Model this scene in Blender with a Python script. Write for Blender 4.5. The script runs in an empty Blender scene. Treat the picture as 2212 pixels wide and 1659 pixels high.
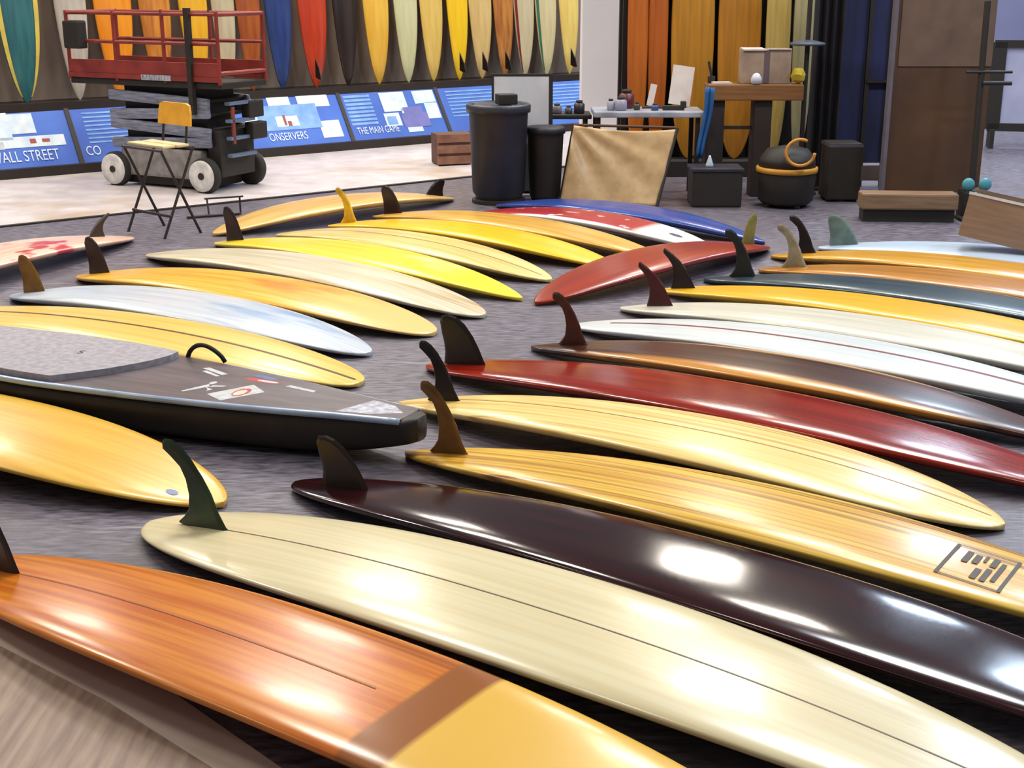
import bpy, bmesh, math, random
from mathutils import Vector, Matrix
R = math.radians
S = bpy.context.scene
COL = S.collection
random.seed(7)

# ------------------------------------------------------------------ camera
cd = bpy.data.cameras.new('camera'); cam = bpy.data.objects.new('camera', cd); COL.objects.link(cam)
cd.sensor_fit = 'HORIZONTAL'; cd.sensor_width = 36.0
cd.lens = 36.0 * 2880.0 / 2212.0
cam.location = (0, 0, 1.92); cam.rotation_euler = (math.pi/2 - 0.2945, 0, 0)
cd.clip_end = 200
S.camera = cam

# ------------------------------------------------------------------ light
w = bpy.data.worlds.new('hall_air'); S.world = w; w.use_nodes = True
bg = w.node_tree.nodes['Background']; bg.inputs[0].default_value = (0.86, 0.90, 1.0, 1); bg.inputs[1].default_value = 0.19
def area(name, loc, size, power, col, rot=(0, 0, 0)):
    l = bpy.data.lights.new(name, 'AREA'); l.shape = 'RECTANGLE'; l.size, l.size_y = size; l.energy = power; l.color = col
    o = bpy.data.objects.new(name, l); COL.objects.link(o); o.location = loc; o.rotation_euler = rot
    return o
for gx in (-8.0, -2.5, 3.0, 7.5):
    for gy in (3.5, 8.5, 13.5, 19.0):  # nearest row is added as frontal fill
        warm = gx < 5  # cool right column is added to tint the right side bluish
        area('ceiling_and_fill_lamp', (gx, gy, 7.2), (1.3, 1.0), (80 if gy < 5 else 275) if warm else (340 if gy < 5 else 380), (1.0, 0.92, 0.80) if warm else (0.66, 0.81, 1.0))
sn = bpy.data.lights.new('daylight', 'SUN'); sn.energy = 0.9; sn.angle = R(14); sn.color = (0.93, 0.96, 1.0)
so = bpy.data.objects.new('daylight', sn); COL.objects.link(so); so.rotation_euler = (R(-40), 0, R(-22))

S.view_settings.view_transform = 'Standard'; S.view_settings.look = 'None'
S.view_settings.gamma = 1.0; S.view_settings.use_curve_mapping = False
S.view_settings.exposure = -0.30

# ------------------------------------------------------------------ materials
def lin(c):
    def f(v):
        v /= 255.0
        return v/12.92 if v <= 0.04045 else ((v+0.055)/1.055)**2.4
    return (f(c[0]), f(c[1]), f(c[2]), 1)
MATS = {}
def mat(name, c, rough=0.6, metal=0.0, c2=None, scale=(1, 1, 1), ns=6.0, detail=3.0, lo=0.35, hi=0.65, coat=0.0, bump=0.0, overlays=(), spec=0.5, rot=0.0, alpha=None, trans=0.0, coat_rough=0.14):
    if name in MATS: return MATS[name]
    m = bpy.data.materials.new(name); m.use_nodes = True; nt = m.node_tree; N = nt.nodes; L = nt.links
    p = N['Principled BSDF']
    p.inputs['Roughness'].default_value = rough; p.inputs['Metallic'].default_value = metal
    p.inputs['Specular IOR Level'].default_value = spec
    p.inputs['Coat Weight'].default_value = coat; p.inputs['Coat Roughness'].default_value = coat_rough
    tc = N.new('ShaderNodeTexCoord'); mp = N.new('ShaderNodeMapping'); mp.inputs['Scale'].default_value = scale
    mp.inputs['Rotation'].default_value = (0, 0, rot)
    L.new(tc.outputs['Object'], mp.inputs[0])
    nz = N.new('ShaderNodeTexNoise'); nz.inputs['Scale'].default_value = ns; nz.inputs['Detail'].default_value = detail
    L.new(mp.outputs[0], nz.inputs['Vector'])
    cr = N.new('ShaderNodeValToRGB'); cr.color_ramp.elements[0].position = lo; cr.color_ramp.elements[1].position = hi
    if c2 is None: c2 = tuple(v*0.9 for v in c)
    cr.color_ramp.elements[0].color = lin(c); cr.color_ramp.elements[1].color = lin(c2)
    L.new(nz.outputs[0], cr.inputs[0])
    cur = cr.outputs[0]
    sx = None
    for ov in overlays:
        kind = ov[0]
        mx = N.new('ShaderNodeMix'); mx.data_type = 'RGBA'
        if kind in ('x', 'y', 'ay'):
            if sx is None:
                sx = N.new('ShaderNodeSeparateXYZ'); L.new(tc.outputs['Object'], sx.inputs[0])
            src = sx.outputs[0] if kind == 'x' else sx.outputs[1]
            if kind == 'ay':
                ab = N.new('ShaderNodeMath'); ab.operation = 'ABSOLUTE'; L.new(src, ab.inputs[0]); src = ab.outputs[0]
            mr = N.new('ShaderNodeMapRange'); mr.inputs['From Min'].default_value = ov[1]; mr.inputs['From Max'].default_value = ov[2]
            L.new(src, mr.inputs['Value']); fac = mr.outputs[0]; col = ov[3]
        else:  # 'n': blotches (scale vector, threshold, colour, softness)
            m2 = N.new('ShaderNodeMapping'); m2.inputs['Scale'].default_value = ov[1]; m2.inputs['Location'].default_value = (3.3, 1.7, 0.4)
            L.new(tc.outputs['Object'], m2.inputs[0])
            n2 = N.new('ShaderNodeTexNoise'); n2.inputs['Scale'].default_value = 1.0; n2.inputs['Detail'].default_value = 4.0
            L.new(m2.outputs[0], n2.inputs['Vector'])
            mr = N.new('ShaderNodeMapRange'); mr.inputs['From Min'].default_value = ov[2]; mr.inputs['From Max'].default_value = ov[2] + ov[4]
            L.new(n2.outputs[0], mr.inputs['Value']); fac = mr.outputs[0]; col = ov[3]
        L.new(fac, mx.inputs['Factor']); L.new(cur, mx.inputs['A']); mx.inputs['B'].default_value = lin(col)
        cur = mx.outputs['Result']
    L.new(cur, p.inputs['Base Color'])
    if trans: p.inputs['Transmission Weight'].default_value = trans
    if bump:
        b = N.new('ShaderNodeBump'); b.inputs['Strength'].default_value = bump; b.inputs['Distance'].default_value = 0.01
        L.new(nz.outputs[0], b.inputs['Height']); L.new(b.outputs[0], p.inputs['Normal'])
    MATS[name] = m
    return m

# ------------------------------------------------------------------ helpers
def link(name, me, m=None, parent=None, smooth=False):
    o = bpy.data.objects.new(name, me); COL.objects.link(o)
    if m: me.materials.append(m)
    if parent is not None: o.parent = parent
    if smooth:
        for p in me.polygons: p.use_smooth = True
    return o
def fin_mesh(bm, name):
    me = bpy.data.meshes.new(name); bmesh.ops.recalc_face_normals(bm, faces=bm.faces); bm.to_mesh(me); bm.free(); return me
def obj(name, bm, m, parent=None, smooth=False):
    return link(name, fin_mesh(bm, name), m, parent, smooth)
def tag(o, label=None, cat=None, group=None, kind=None):
    if label: o['label'] = label
    if cat: o['category'] = cat
    if group: o['group'] = group
    if kind: o['kind'] = kind
    return o
def thing(name, label, cat, loc=(0, 0, 0), rz=0.0, group=None):
    o = bpy.data.objects.new(name, None); COL.objects.link(o); o.location = loc; o.rotation_euler = (0, 0, rz)
    o.empty_display_size = 0.1
    return tag(o, label, cat, group)
def BM(): return bmesh.new()
def box(bm, c, s, rz=0.0, rx=0.0, ry=0.0, bev=0.0):
    M = Matrix.Translation(c) @ Matrix.Rotation(rz, 4, 'Z') @ Matrix.Rotation(ry, 4, 'Y') @ Matrix.Rotation(rx, 4, 'X') @ Matrix.Diagonal((s[0], s[1], s[2], 1))
    r = bmesh.ops.create_cube(bm, size=1.0, matrix=M)
    if bev:
        es = list({e for v in r['verts'] for e in v.link_edges})
        bmesh.ops.bevel(bm, geom=es, offset=bev, segments=2, affect='EDGES', profile=0.6)
    return bm
def tube(bm, a, b, r, r2=None, seg=10):
    a = Vector(a); b = Vector(b); d = b - a
    q = d.to_track_quat('Z', 'Y').to_matrix().to_4x4()
    bmesh.ops.create_cone(bm, cap_ends=True, segments=seg, radius1=r, radius2=r if r2 is None else r2, depth=d.length, matrix=Matrix.Translation((a+b)/2) @ q)
    return bm
def path(bm, pts, r, seg=8):
    pts = [Vector(p) for p in pts]; rings = []
    for i, p in enumerate(pts):
        t = (pts[min(i+1, len(pts)-1)] - pts[max(i-1, 0)]).normalized()
        a = t.cross(Vector((0, 0, 1)))
        if a.length < 1e-3: a = Vector((1, 0, 0))
        a.normalize(); b = t.cross(a)
        rings.append([bm.verts.new(p + r*(math.cos(2*math.pi*k/seg)*a + math.sin(2*math.pi*k/seg)*b)) for k in range(seg)])
    for i in range(len(rings)-1):
        for k in range(seg):
            bm.faces.new((rings[i][k], rings[i][(k+1) % seg], rings[i+1][(k+1) % seg], rings[i+1][k]))
    bm.faces.new(rings[0]); bm.faces.new(rings[-1])
    return bm
def lathe(bm, prof, c=(0, 0, 0), seg=28):
    c = Vector(c); rings = []
    for r, z in prof:
        rings.append([bm.verts.new(c + Vector((r*math.cos(2*math.pi*k/seg), r*math.sin(2*math.pi*k/seg), z))) for k in range(seg)])
    for i in range(len(rings)-1):
        for k in range(seg):
            bm.faces.new((rings[i][k], rings[i][(k+1) % seg], rings[i+1][(k+1) % seg], rings[i+1][k]))
    bm.faces.new(rings[0]); bm.faces.new(rings[-1])
    return bm
def prism(bm, pts, axis_pts):
    """closed polygon pts (list of Vector) extruded by vector axis_pts"""
    v = [bm.verts.new(p) for p in pts]; u = [bm.verts.new(Vector(p) + Vector(axis_pts)) for p in pts]
    n = len(v); bm.faces.new(v); bm.faces.new(u[::-1])
    for i in range(n): bm.faces.new((v[i], u[i], u[(i+1) % n], v[(i+1) % n]))
    return bm
def text(name, body, size, m, parent, M, extrude=0.001):
    cu = bpy.data.curves.new(name, 'FONT'); cu.body = body; cu.size = size; cu.extrude = extrude
    o = bpy.data.objects.new(name, cu); COL.objects.link(o)
    dg = bpy.context.evaluated_depsgraph_get(); me = bpy.data.meshes.new_from_object(o.evaluated_get(dg))
    bpy.data.objects.remove(o)
    me.transform(M); me.materials.clear()
    return link(name, me, m, parent)

# ------------------------------------------------------------------ setting
def sheet(name, poly, z0, z1, m):
    bm = BM(); prism(bm, [Vector((x, y, z0)) for x, y in poly], (0, 0, z1 - z0))
    return tag(obj(name, bm, m), kind='structure')
m_floor = mat('grey_floor', (128, 122, 134), 0.4, c2=(70, 65, 76), scale=(3.0, 12.0, 1), ns=4.0, detail=8, rot=-0.6, bump=0.3,
              overlays=(('n', (1.2, 1.2, 1), 0.5, (98, 90, 98), 0.2), ('n', (2, 26, 1), 0.64, (150, 145, 150), 0.12)))
sheet('floor', [(-16, -4), (18, -4), (18, 32), (-16, 32)], -0.1, 0.0, m_floor)
h = R(37.6); D = Vector((math.cos(h), math.sin(h), 0)); NV = Vector((-D.y, D.x, 0))
P0 = Vector((-4.16, 10.72, 0)) - D*8; P1 = P0 + D*17
m_pale = mat('pale_floor', (218, 208, 208), 0.42, c2=(198, 187, 186), scale=(3, 3, 1), ns=1.4, detail=5, overlays=(('n', (.9, .9, 1), 0.56, (186, 164, 142), 0.14),))
sheet('floor_rear', [tuple((P0)[:2]), tuple(P1[:2]), tuple((P1 + NV*4.2)[:2]), tuple((P0 + NV*4.2)[:2])], 0.0, 0.006, m_pale)
sheet('trim_1', [tuple((P0 - NV*0.05)[:2]), tuple((P1 - NV*0.05)[:2]), tuple((P1 + NV*.0)[:2]), tuple((P0 + NV*0.0)[:2])], 0.0, 0.012, mat('seam_strip', (44, 38, 38), 0.5))
m_brown = mat('brown_floor', (168, 142, 124), 0.5, c2=(136, 112, 98), scale=(14, 1.2, 1), ns=2.6, detail=5, rot=-.7, bump=.1)
sheet('floor_front', [(-4.2, 4.9), (-2.2, 4.0), (-1.56, 3.62), (-1.12, 3.28), (-0.70, 2.90), (-0.2, 2.1), (-0.2, 0.6), (-5, 0.6), (-5, 4.9)], 0.0, 0.004, m_brown)
sheet('trim_2', [(-3.9, 4.98), (-2.2, 4.18), (-1.50, 3.80), (-1.02, 3.40), (-0.58, 2.95), (-.05, 2.1), (-.2, 2.1), (-0.70, 2.90), (-1.12, 3.28), (-1.56, 3.62), (-2.2, 4.0), (-4.0, 4.86)], 0.0, 0.006,
      mat('pale_strip', (214, 198, 182), 0.45, c2=(196, 178, 164), ns=3))

# back wall behind the bench
WA = Vector((-5.11, 13.33, 0)); wh = R(37.43); WD = Vector((math.cos(wh), math.sin(wh), 0)); WN = Vector((-WD.y, WD.x, 0))
def wallbox(name, s0, s1, off0, off1, z0, z1, m):
    bm = BM(); a = WA + WD*s0 + WN*off0
    prism(bm, [a, a + WD*(s1-s0), a + WD*(s1-s0) + WN*(off1-off0), a + WN*(off1-off0)], (0, 0, 0))
    bm.free(); bm = BM()
    pts = [a + Vector((0, 0, z0)), a + WD*(s1-s0) + Vector((0, 0, z0)), a + WD*(s1-s0) + WN*(off1-off0) + Vector((0, 0, z0)), a + WN*(off1-off0) + Vector((0, 0, z0))]
    prism(bm, pts, (0, 0, z1-z0))
    return tag(obj(name, bm, m), kind='structure')
m_wall = mat('taupe_wall', (150, 132, 118), 0.8, c2=(126, 110, 100), ns=1.2)
wallbox('wall_back', -4.5, 8.6, 0.95, 1.1, 0, 3.2, m_wall)
m_white = mat('white_wall', (236, 232, 234), 0.7, c2=(226, 222, 226), ns=.8)
bm = BM(); box(bm, (1.06, 15.7, 1.6), (0.54, 0.5, 3.2)); tag(obj('wall_pillar', bm, m_white), kind='structure')
m_lav = mat('lavender_wall', (150, 150, 186), 0.8, c2=(136, 136, 172), ns=.7)
bm = BM(); box(bm, (8.5, 24.0, 1.8), (9.0, 0.2, 3.6)); tag(obj('wall_far', bm, m_lav), kind='structure')
m_dark = mat('dark_backing', (40, 34, 34), 0.8)
bm = BM(); box(bm, (2.2, 14.15, 1.6), (2.2, 0.12, 3.2)); tag(obj('wall_rack', bm, m_dark), kind='structure')

# ------------------------------------------------------------------ surfboards lying upside down
def ztop(u, zt=0.036, rise=0.13): return zt + rise*(1 - abs(2*u-1)**2.2)
def thick(u): return 0.026 + 0.060*(1 - abs(2*u-1)**3)
def half(u, q):
    L, W, pt, qt, pn, qn, uc = q
    if u < uc: s = (uc-u)/uc; g = max(0, 1 - s**pt)**qt
    else: s = (u-uc)/(1-uc); g = max(0, 1 - s**pn)**qn
    return max(0.004, g*W/2)
HALFY = [.18, .36, .52, .66, .77, .855, .915, .955, .98, .995]
TOPY = [1.0] + HALFY[::-1] + [0.0] + [-v for v in HALFY] + [-1.0]
LOWY = [.98, .93, .85, .7, .45, .15, -.15, -.45, -.7, -.85, -.93, -.98]
def board_mesh(q, nu=56):
    L = q[0]; nv = len(TOPY) + len(LOWY); bm = BM(); rings = []
    us = [0.5 - 0.5*math.cos(math.pi*i/nu) for i in range(nu+1)]
    zmin = min(ztop(u) - thick(u) for u in us)
    for u in us:
        ww = half(u, q); t = thick(u); zt = ztop(u) - zmin + 0.001; ring = []
        tu = t*0.30; tl = t*0.70; zc = zt - tu
        for r in TOPY: ring.append(bm.verts.new((u*L, r*ww, zc + math.sqrt(max(0, 1 - abs(r)**4.4))*tu)))
        for r in LOWY: ring.append(bm.verts.new((u*L, -r*ww, zc - max(0, 1 - abs(r)**2.6)**(1/1.9)*tl)))
        rings.append(ring)
    for i in range(nu):
        for k in range(nv):
            bm.faces.new((rings[i][k], rings[i][(k+1) % nv], rings[i+1][(k+1) % nv], rings[i+1][k]))
    bm.faces.new(rings[0]); bm.faces.new(rings[-1])
    return fin_mesh(bm, 'hull')
def top_z(x, y, q):
    u = x/q[0]; ww = half(u, q); t = thick(u); us = [0.5 - 0.5*math.cos(math.pi*i/56) for i in range(57)]
    zmin = min(ztop(v) - thick(v) for v in us)
    r = min(0.999, abs(y)/ww); c = r**(4.4/2); s = math.sqrt(1 - c*c)
    return ztop(u) - zmin + 0.001 - t*0.30 + s*t*0.30
RAKE = [(1.25, 0), (.97, .07), (.82, .22), (.68, .43), (.50, .63), (.26, .82), (.04, .94), (-.16, .995), (-.32, .985), (-.38, .95), (-.2, .87), (-.02, .74), (.11, .56), (.16, .36), (.12, .16), (.0, .05), (-.14, 0)]
WIDE = [(1.3, 0), (1.16, .15), (1.02, .38), (.84, .62), (.6, .84), (.36, .96), (.12, 1.0), (-.08, .95), (-.15, .82), (-.1, .6), (-.03, .4), (.0, .2), (-.03, 0)]
HOOK = [(1.2, 0), (1.0, .15), (.86, .32), (.66, .52), (.36, .72), (.0, .88), (-.35, 1.0), (-.42, .97), (-.2, .8), (-.02, .6), (.08, .4), (.08, .2), (-.02, 0)]
def fin(parent, q, x0, b, hh, shape, m, y0=0.0, t=0.009):
    z0 = top_z(x0 + b/2, y0, q) - 0.012
    pts = [(x0 + px*b, z0 + pz*hh + (0.012 if pz > 0 else 0)) for px, pz in shape]
    cx = sum(p[0] for p in pts)/len(pts); cz = sum(p[1] for p in pts)/len(pts)
    bm = BM(); rings = []
    for yy, k in ((-t, .80), (-t*.6, .92), (0, 1.0), (t*.6, .92), (t, .80)):
        ring = []
        for (x, z) in pts:
            zz = cz + (z-cz)*(k if z > cz else 1.0)
            # thin towards the edges about the fin's own spine
            row = [p for p in pts if abs(p[1]-z) < 0.12*hh]
            mx = sum(p[0] for p in row)/len(row)
            ring.append(bm.verts.new((mx + (x-mx)*k, y0 + yy, zz)))
        rings.append(ring)
    n = len(pts)
    for i in range(4):
        for k in range(n): bm.faces.new((rings[i][k], rings[i][(k+1) % n], rings[i+1][(k+1) % n], rings[i+1][k]))
    bm.faces.new(rings[0]); bm.faces.new(rings[-1])
    return obj('fin', bm, m, parent)
def strip(parent, q, name, x0, x1, y0, wd, m, n=60, lift=0.0012):
    bm = BM(); prev = None
    for i in range(n+1):
        x = x0 + (x1-x0)*i/n; v = []
        for yy in (y0 - wd/2, y0 + wd/2): v.append(bm.verts.new((x, yy, top_z(x, yy, q) + lift)))
        if prev: bm.faces.new((prev[0], v[0], v[1], prev[1]))
        prev = v
    return obj(name, bm, m, parent)
def patch(parent, q, name, outline, m, lift=0.0015):
    bm = BM(); bm.faces.new([bm.verts.new((x, y, top_z(x, y, q) + lift)) for x, y in outline]); return obj(name, bm, m, parent)

def glossy(name, c, c2=None, ov=(), rough=0.28, coat=0.22, st=(0.5, 16, 1), ns=2.4, lo=.38, hi=.64, detail=4, spec=.5):
    return mat(name, c, rough, c2=c2, scale=st, ns=ns, lo=lo, hi=hi, detail=detail, coat=coat, overlays=ov, spec=spec)
def finm(name, c, rough=.35): return mat(name, c, rough, c2=tuple(v*.75 for v in c), ns=8)
BOARDS = {
'B7': [-3.1394, 8.1866, -0.5168, 2.7426, 0.535, 2.3613, 0.5188, 2.2455, 0.4959, 0.5038],
'B8': [-3.5522, 7.6485, -0.4525, 3.1232, 0.5451, 2.1501, 0.5992, 2.4287, 0.408, 0.542],
'B6': [-2.9032, 8.7482, -0.5466, 2.8851, 0.565, 2.2665, 0.5619, 2.4714, 0.4574, 0.5366],
'B3': [-2.6258, 9.4848, -0.6378, 3.0606, 0.555, 2.2968, 0.5432, 2.3245, 0.4943, 0.5211],
'B4': [-2.2346, 9.9226, -0.671, 2.9336, 0.5, 2.1661, 0.5942, 2.0455, 0.6641, 0.512],
'B5': [-1.8276, 10.2728, -0.6665, 2.6547, 0.52, 2.2208, 0.591, 2.2607, 0.5719, 0.5235],
'BY': [-1.4799, 10.6553, -0.6236, 2.6738, 0.465, 2.173, 0.5924, 2.4904, 0.4769, 0.5496],
'BO': [-1.1635, 11.1063, -0.6642, 2.8346, 0.465, 2.1957, 0.5978, 2.1271, 0.5859, 0.5109],
'BR': [-0.3615, 11.215, -0.6924, 2.3822, 0.47, 2.1905, 0.6003, 2.3669, 0.5337, 0.5339],
'BB': [-0.137, 11.6952, -0.7044, 2.6861, 0.46, 2.2013, 0.5954, 1.7335, 0.7075, 0.4888],
'R1': [2.2712, 9.748, -0.6315, 2.9755, 0.52, 2.2704, 0.5485, 2.1997, 0.6, 0.5157],
'R2': [1.8624, 9.434, -0.6496, 2.9779, 0.47, 2.2125, 0.5914, 2.2025, 0.5998, 0.5204],
'R3': [1.6894, 8.9602, -0.6611, 2.9987, 0.455, 2.1656, 0.5877, 2.189, 0.6013, 0.5226],
'R4': [1.2713, 8.654, -0.639, 2.9856, 0.44, 2.1999, 0.5957, 2.1229, 0.615, 0.5136],
'R5': [0.9279, 8.3343, -0.6627, 3.1764, 0.455, 2.1644, 0.5603, 2.1611, 0.614, 0.5252],
'R6': [0.6548, 7.8455, -0.6206, 3.1199, 0.475, 2.3007, 0.5751, 2.0968, 0.6276, 0.5026],
'R7': [0.355, 7.4332, -0.6242, 3.079, 0.51, 2.3539, 0.5089, 1.9497, 0.7035, 0.5008],
'R8': [0.104, 6.9561, -0.6036, 2.8429, 0.4696, 2.0173, 0.6408, 1.8641, 0.6937, 0.5061],
'R9': [-0.4349, 6.5958, -0.5924, 3.3433, 0.5, 2.35, 0.493, 2.2338, 0.6207, 0.5108],
'R10': [-0.5287, 5.9598, -0.5631, 2.7463, 0.555, 1.773, 0.6241, 2.5196, 0.5597, 0.5955],
'R11': [-0.4477, 5.2741, -0.6083, 3.1507, 0.5025, 1.9403, 0.606, 2.1546, 0.6162, 0.5411],
'R12': [-0.8553, 4.9227, -0.632, 3.45, 0.49, 1.9584, 0.4324, 2.3616, 0.5946, 0.5729],
'R13': [-1.3215, 4.521, -0.6063, 3.313, 0.615, 2.6164, 0.49, 2.0966, 0.411, 0.4725],
'R14': [-1.9545, 4.174, -0.5944, 3.2185, 0.5546, 2.3132, 0.5612, 2.428, 0.4092, 0.517],
'R15': [-3.7897, 6.1663, -0.4959, 3.066, 0.6441, 2.2225, 0.598, 2.5133, 0.5917, 0.5475],
'RD': [1.8963, 9.7733, -2.3453, 2.5059, 0.5331, 2.1946, 0.5946, 2.1005, 0.6321, 0.5095],
'BT': [-0.5333, 12.0659, -2.3669, 2.521, 0.5659, 2.1566, 0.6124, 2.1918, 0.6215, 0.5257],
'BP': [-2.935, 10.1528, -2.0042, 2.9391, 0.5988, 2.3801, 0.5315, 2.1998, 0.6, 0.5039],
}
# key: label, body material, fin spec (x0, base, height, shape, material, y) or None
k = glossy
SPEC = {
'B7': ('white surfboard with faint blue smears and a golden brown fin, far left', k('white_blue', (214, 217, 222), (192, 202, 214), (('n', (1.4, 9, 1), .47, (138, 168, 204), .2),)), (0.105, 0.159, .23, WIDE, finm('fin_amber', (150, 104, 40)))),
'B8': ('yellow surfboard with a thin dark stringer beside the black paddleboard', k('butter', (242, 206, 112), (230, 188, 90)), None),
'B6': ('amber surfboard with orange blotches and a dark fin, behind the blue-smeared white board', k('amber', (244, 196, 84), (232, 168, 48), (('n', (1.6, 5, 1), .53, (226, 140, 36), .12), ('x', 1.9, 2.6, (240, 200, 128)))), (0.115, 0.159, .24, WIDE, finm('fin_umber', (62, 46, 36)))),
'B3': ('off-white worn surfboard with tan streaks lying in the left row, no fin', k('ivory_worn', (226, 217, 194), (208, 195, 160), (('n', (1, 14, 1), .52, (190, 152, 92), .2),)), None),
'B4': ('bright lemon yellow surfboard with a pale patch near its dark brown fin', k('lemon', (250, 222, 70), (240, 206, 60), (('n', (1.2, 3.5, 1), .55, (236, 228, 186), .12), ('x', 1.9, 2.5, (252, 224, 58)))), (0.135, 0.159, .25, WIDE, finm('fin_brown', (50, 34, 28)))),
'B5': ('pale straw surfboard with brown streaks and no fin, far left row', k('straw', (234, 212, 142), (214, 186, 108)), None),
'BY': ('saturated golden yellow surfboard with a matching yellow fin', k('gold_yellow', (252, 200, 36), (244, 184, 24), (('n', (.8, 9, 1), .56, (252, 226, 130), .12),)), (0.155, 0.159, .27, RAKE, finm('fin_yellow', (246, 196, 40)))),
'BO': ('honey gold surfboard with dark rounded fin beside the red and white board', k('honey', (222, 176, 84), (204, 150, 56)), (0.125, 0.171, .23, WIDE, finm('fin_brown', (50, 34, 28)))),
'BR': ('red surfboard with white rails and white nose in front of the blue board', k('red_white', (176, 44, 48), (160, 34, 44), (('n', (5, 9, 1), .62, (232, 226, 220), .06), ('ay', .19, .21, (236, 234, 230)), ('x', 1.78, 1.86, (238, 234, 226)), ('n', (9, 9, 1), .72, (60, 70, 110), .03))), None),
'BB': ('deep blue surfboard farthest back in the middle of the floor', k('deep_blue', (48, 78, 160), (36, 58, 130)), None),
'R1': ('pale icy blue surfboard with a teal fin under the cardboard box', k('ice', (198, 214, 232), (180, 198, 220)), (0.085, 0.183, .22, WIDE, finm('fin_teal', (116, 142, 138)))),
'R2': ('golden surfboard with a black fin next to the icy blue board', k('dark_gold', (214, 160, 48), (188, 132, 34)), (0.185, 0.159, .26, RAKE, finm('fin_black', (24, 22, 24)))),
'R3': ('brown-gold surfboard with a pale stone-coloured raked fin', k('brown_gold', (190, 130, 44), (164, 104, 28)), (0.185, 0.171, .28, RAKE, finm('fin_stone', (176, 166, 136)))),
'R4': ('dark teal surfboard with a black curved fin', k('teal_dark', (54, 76, 84), (40, 56, 70)), (0.205, 0.171, .30, RAKE, finm('fin_slate', (34, 42, 46)))),
'R5': ('mustard yellow surfboard beside the dark teal one', k('mustard', (232, 184, 40), (220, 168, 30)), (0.105, 0.159, .24, HOOK, finm('fin_dark', (40, 28, 24)))),
'R6': ('ivory surfboard with grey streaks and a dark red fin', k('ivory', (224, 219, 202), (204, 199, 180), (('n', (.9, 14, 1), .53, (170, 164, 154), .2),)), (0.185, 0.159, .25, HOOK, finm('fin_wine', (78, 18, 18)))),
'R7': ('white surfboard with a thin dark red stringer', k('chalk', (222, 226, 226), (206, 212, 212)), None),
'R8': ('narrow dark walnut surfboard with golden edges and a brown fin', k('walnut', (92, 48, 28), (46, 22, 16), (('ay', .13, .18, (206, 140, 52)), ('n', (.6, 26, 1), .54, (40, 18, 12), .12))), (0.195, 0.159, .27, RAKE, finm('fin_chestnut', (96, 46, 24)))),
'R9': ('glossy blood red surfboard with a broad dark fin', k('blood_red', (150, 34, 14), (122, 24, 10), rough=.18), (0.115, 0.207, .25, WIDE, finm('fin_dark', (40, 28, 24)))),
'R10': ('pale yellow wooden surfboard with a pointed nose and dark fin', k('pale_wood', (246, 222, 150), (236, 202, 118), (('n', (.4, 44, 1), .52, (206, 152, 70), .16),)), (0.185, 0.159, .27, RAKE, finm('fin_dark', (40, 28, 24)))),
'R11': ('yellow balsa surfboard with dark grain lines and a boxed logo', k('balsa', (240, 198, 84), (214, 160, 52), (('n', (.3, 46, 1), .50, (148, 92, 24), .16),)), (0.155, 0.171, .29, RAKE, finm('fin_bronze', (132, 88, 28)))),
'R12': ('glossy dark maroon surfboard between cream and balsa boards', k('maroon', (50, 8, 12), (34, 5, 8), rough=.12, coat=.6), (0.155, 0.195, .19, WIDE, finm('fin_soot', (44, 28, 20)))),
'R13': ('large cream surfboard with a tall dark green fin in front', k('cream', (230, 217, 176), (222, 205, 160), rough=.24, coat=.28), (0.185, 0.220, .30, RAKE, finm('fin_green', (54, 76, 50)))),
'R14': ('orange wood surfboard with a golden nose half, nearest the camera', k('orange_wood', (226, 140, 46), (198, 100, 20), (('n', (.4, 16, 1), .54, (160, 78, 24), .16), ('x', 2.02, 2.035, (154, 88, 30)), ('x', 2.15, 2.17, (236, 186, 78))), rough=.24, coat=.28), (0.185, 0.220, .28, WIDE, finm('fin_umber', (62, 46, 36)))),
'R15': ('plain yellow surfboard with a small blue sticker, cut by the left edge', k('warm_yellow', (238, 190, 76), (228, 172, 58)), None),
'RD': ('rust red surfboard lying crosswise in the middle of the floor', k('rust', (156, 48, 18), (136, 38, 12)), (0.175, 0.134, .22, WIDE, finm('fin_olive', (138, 128, 52)))),
'BT': ('tan surfboard lying crosswise behind the left row', k('tan', (228, 188, 116), (212, 168, 92)), (0.125, 0.171, .14, WIDE, finm('fin_dark', (40, 28, 24)))),
'BP': ('pink and cream surfboard with red blotches beside the stool', k('pink', (240, 206, 186), (232, 184, 160), (('n', (3, 5, 1), .54, (200, 60, 74), .07),)), (0.285, 0.159, .16, HOOK, finm('fin_umber', (62, 46, 36)))),
}
ROOT = {}
for key, b in BOARDS.items():
    lab, m, fs = SPEC[key]
    q = (b[3], b[4], b[5], b[6], b[7], b[8], b[9])
    t = thing('surfboard', lab, 'surfboard', (b[0], b[1], 0), b[2], 'surfboards laid out on the floor')
    link('hull', board_mesh(q), m, t, True)
    if fs: fin(t, q, fs[0], fs[1], fs[2], fs[3], fs[4])
    ROOT[key] = (t, q)
def st(key, c, wd, x0=.12, x1=.99, y0=0.0):
    t, q = ROOT[key]
    strip(t, q, 'stringer', q[0]*x0, q[0]*x1, y0, wd, mat('stringer_%d_%d_%d' % c, c, .4))
st('B8', (92, 60, 34), .018); st('R7', (128, 36, 40), .022, .08); st('R13', (112, 98, 78), .005, .12); st('R14', (176, 92, 30), .007, .12, .60)
st('R10', (190, 140, 70), .006, .12, .98, .02); st('B5', (160, 120, 70), .008, .1, .97)
m_sheen = mat('pale_decal', (240, 232, 226), .35)
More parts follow.
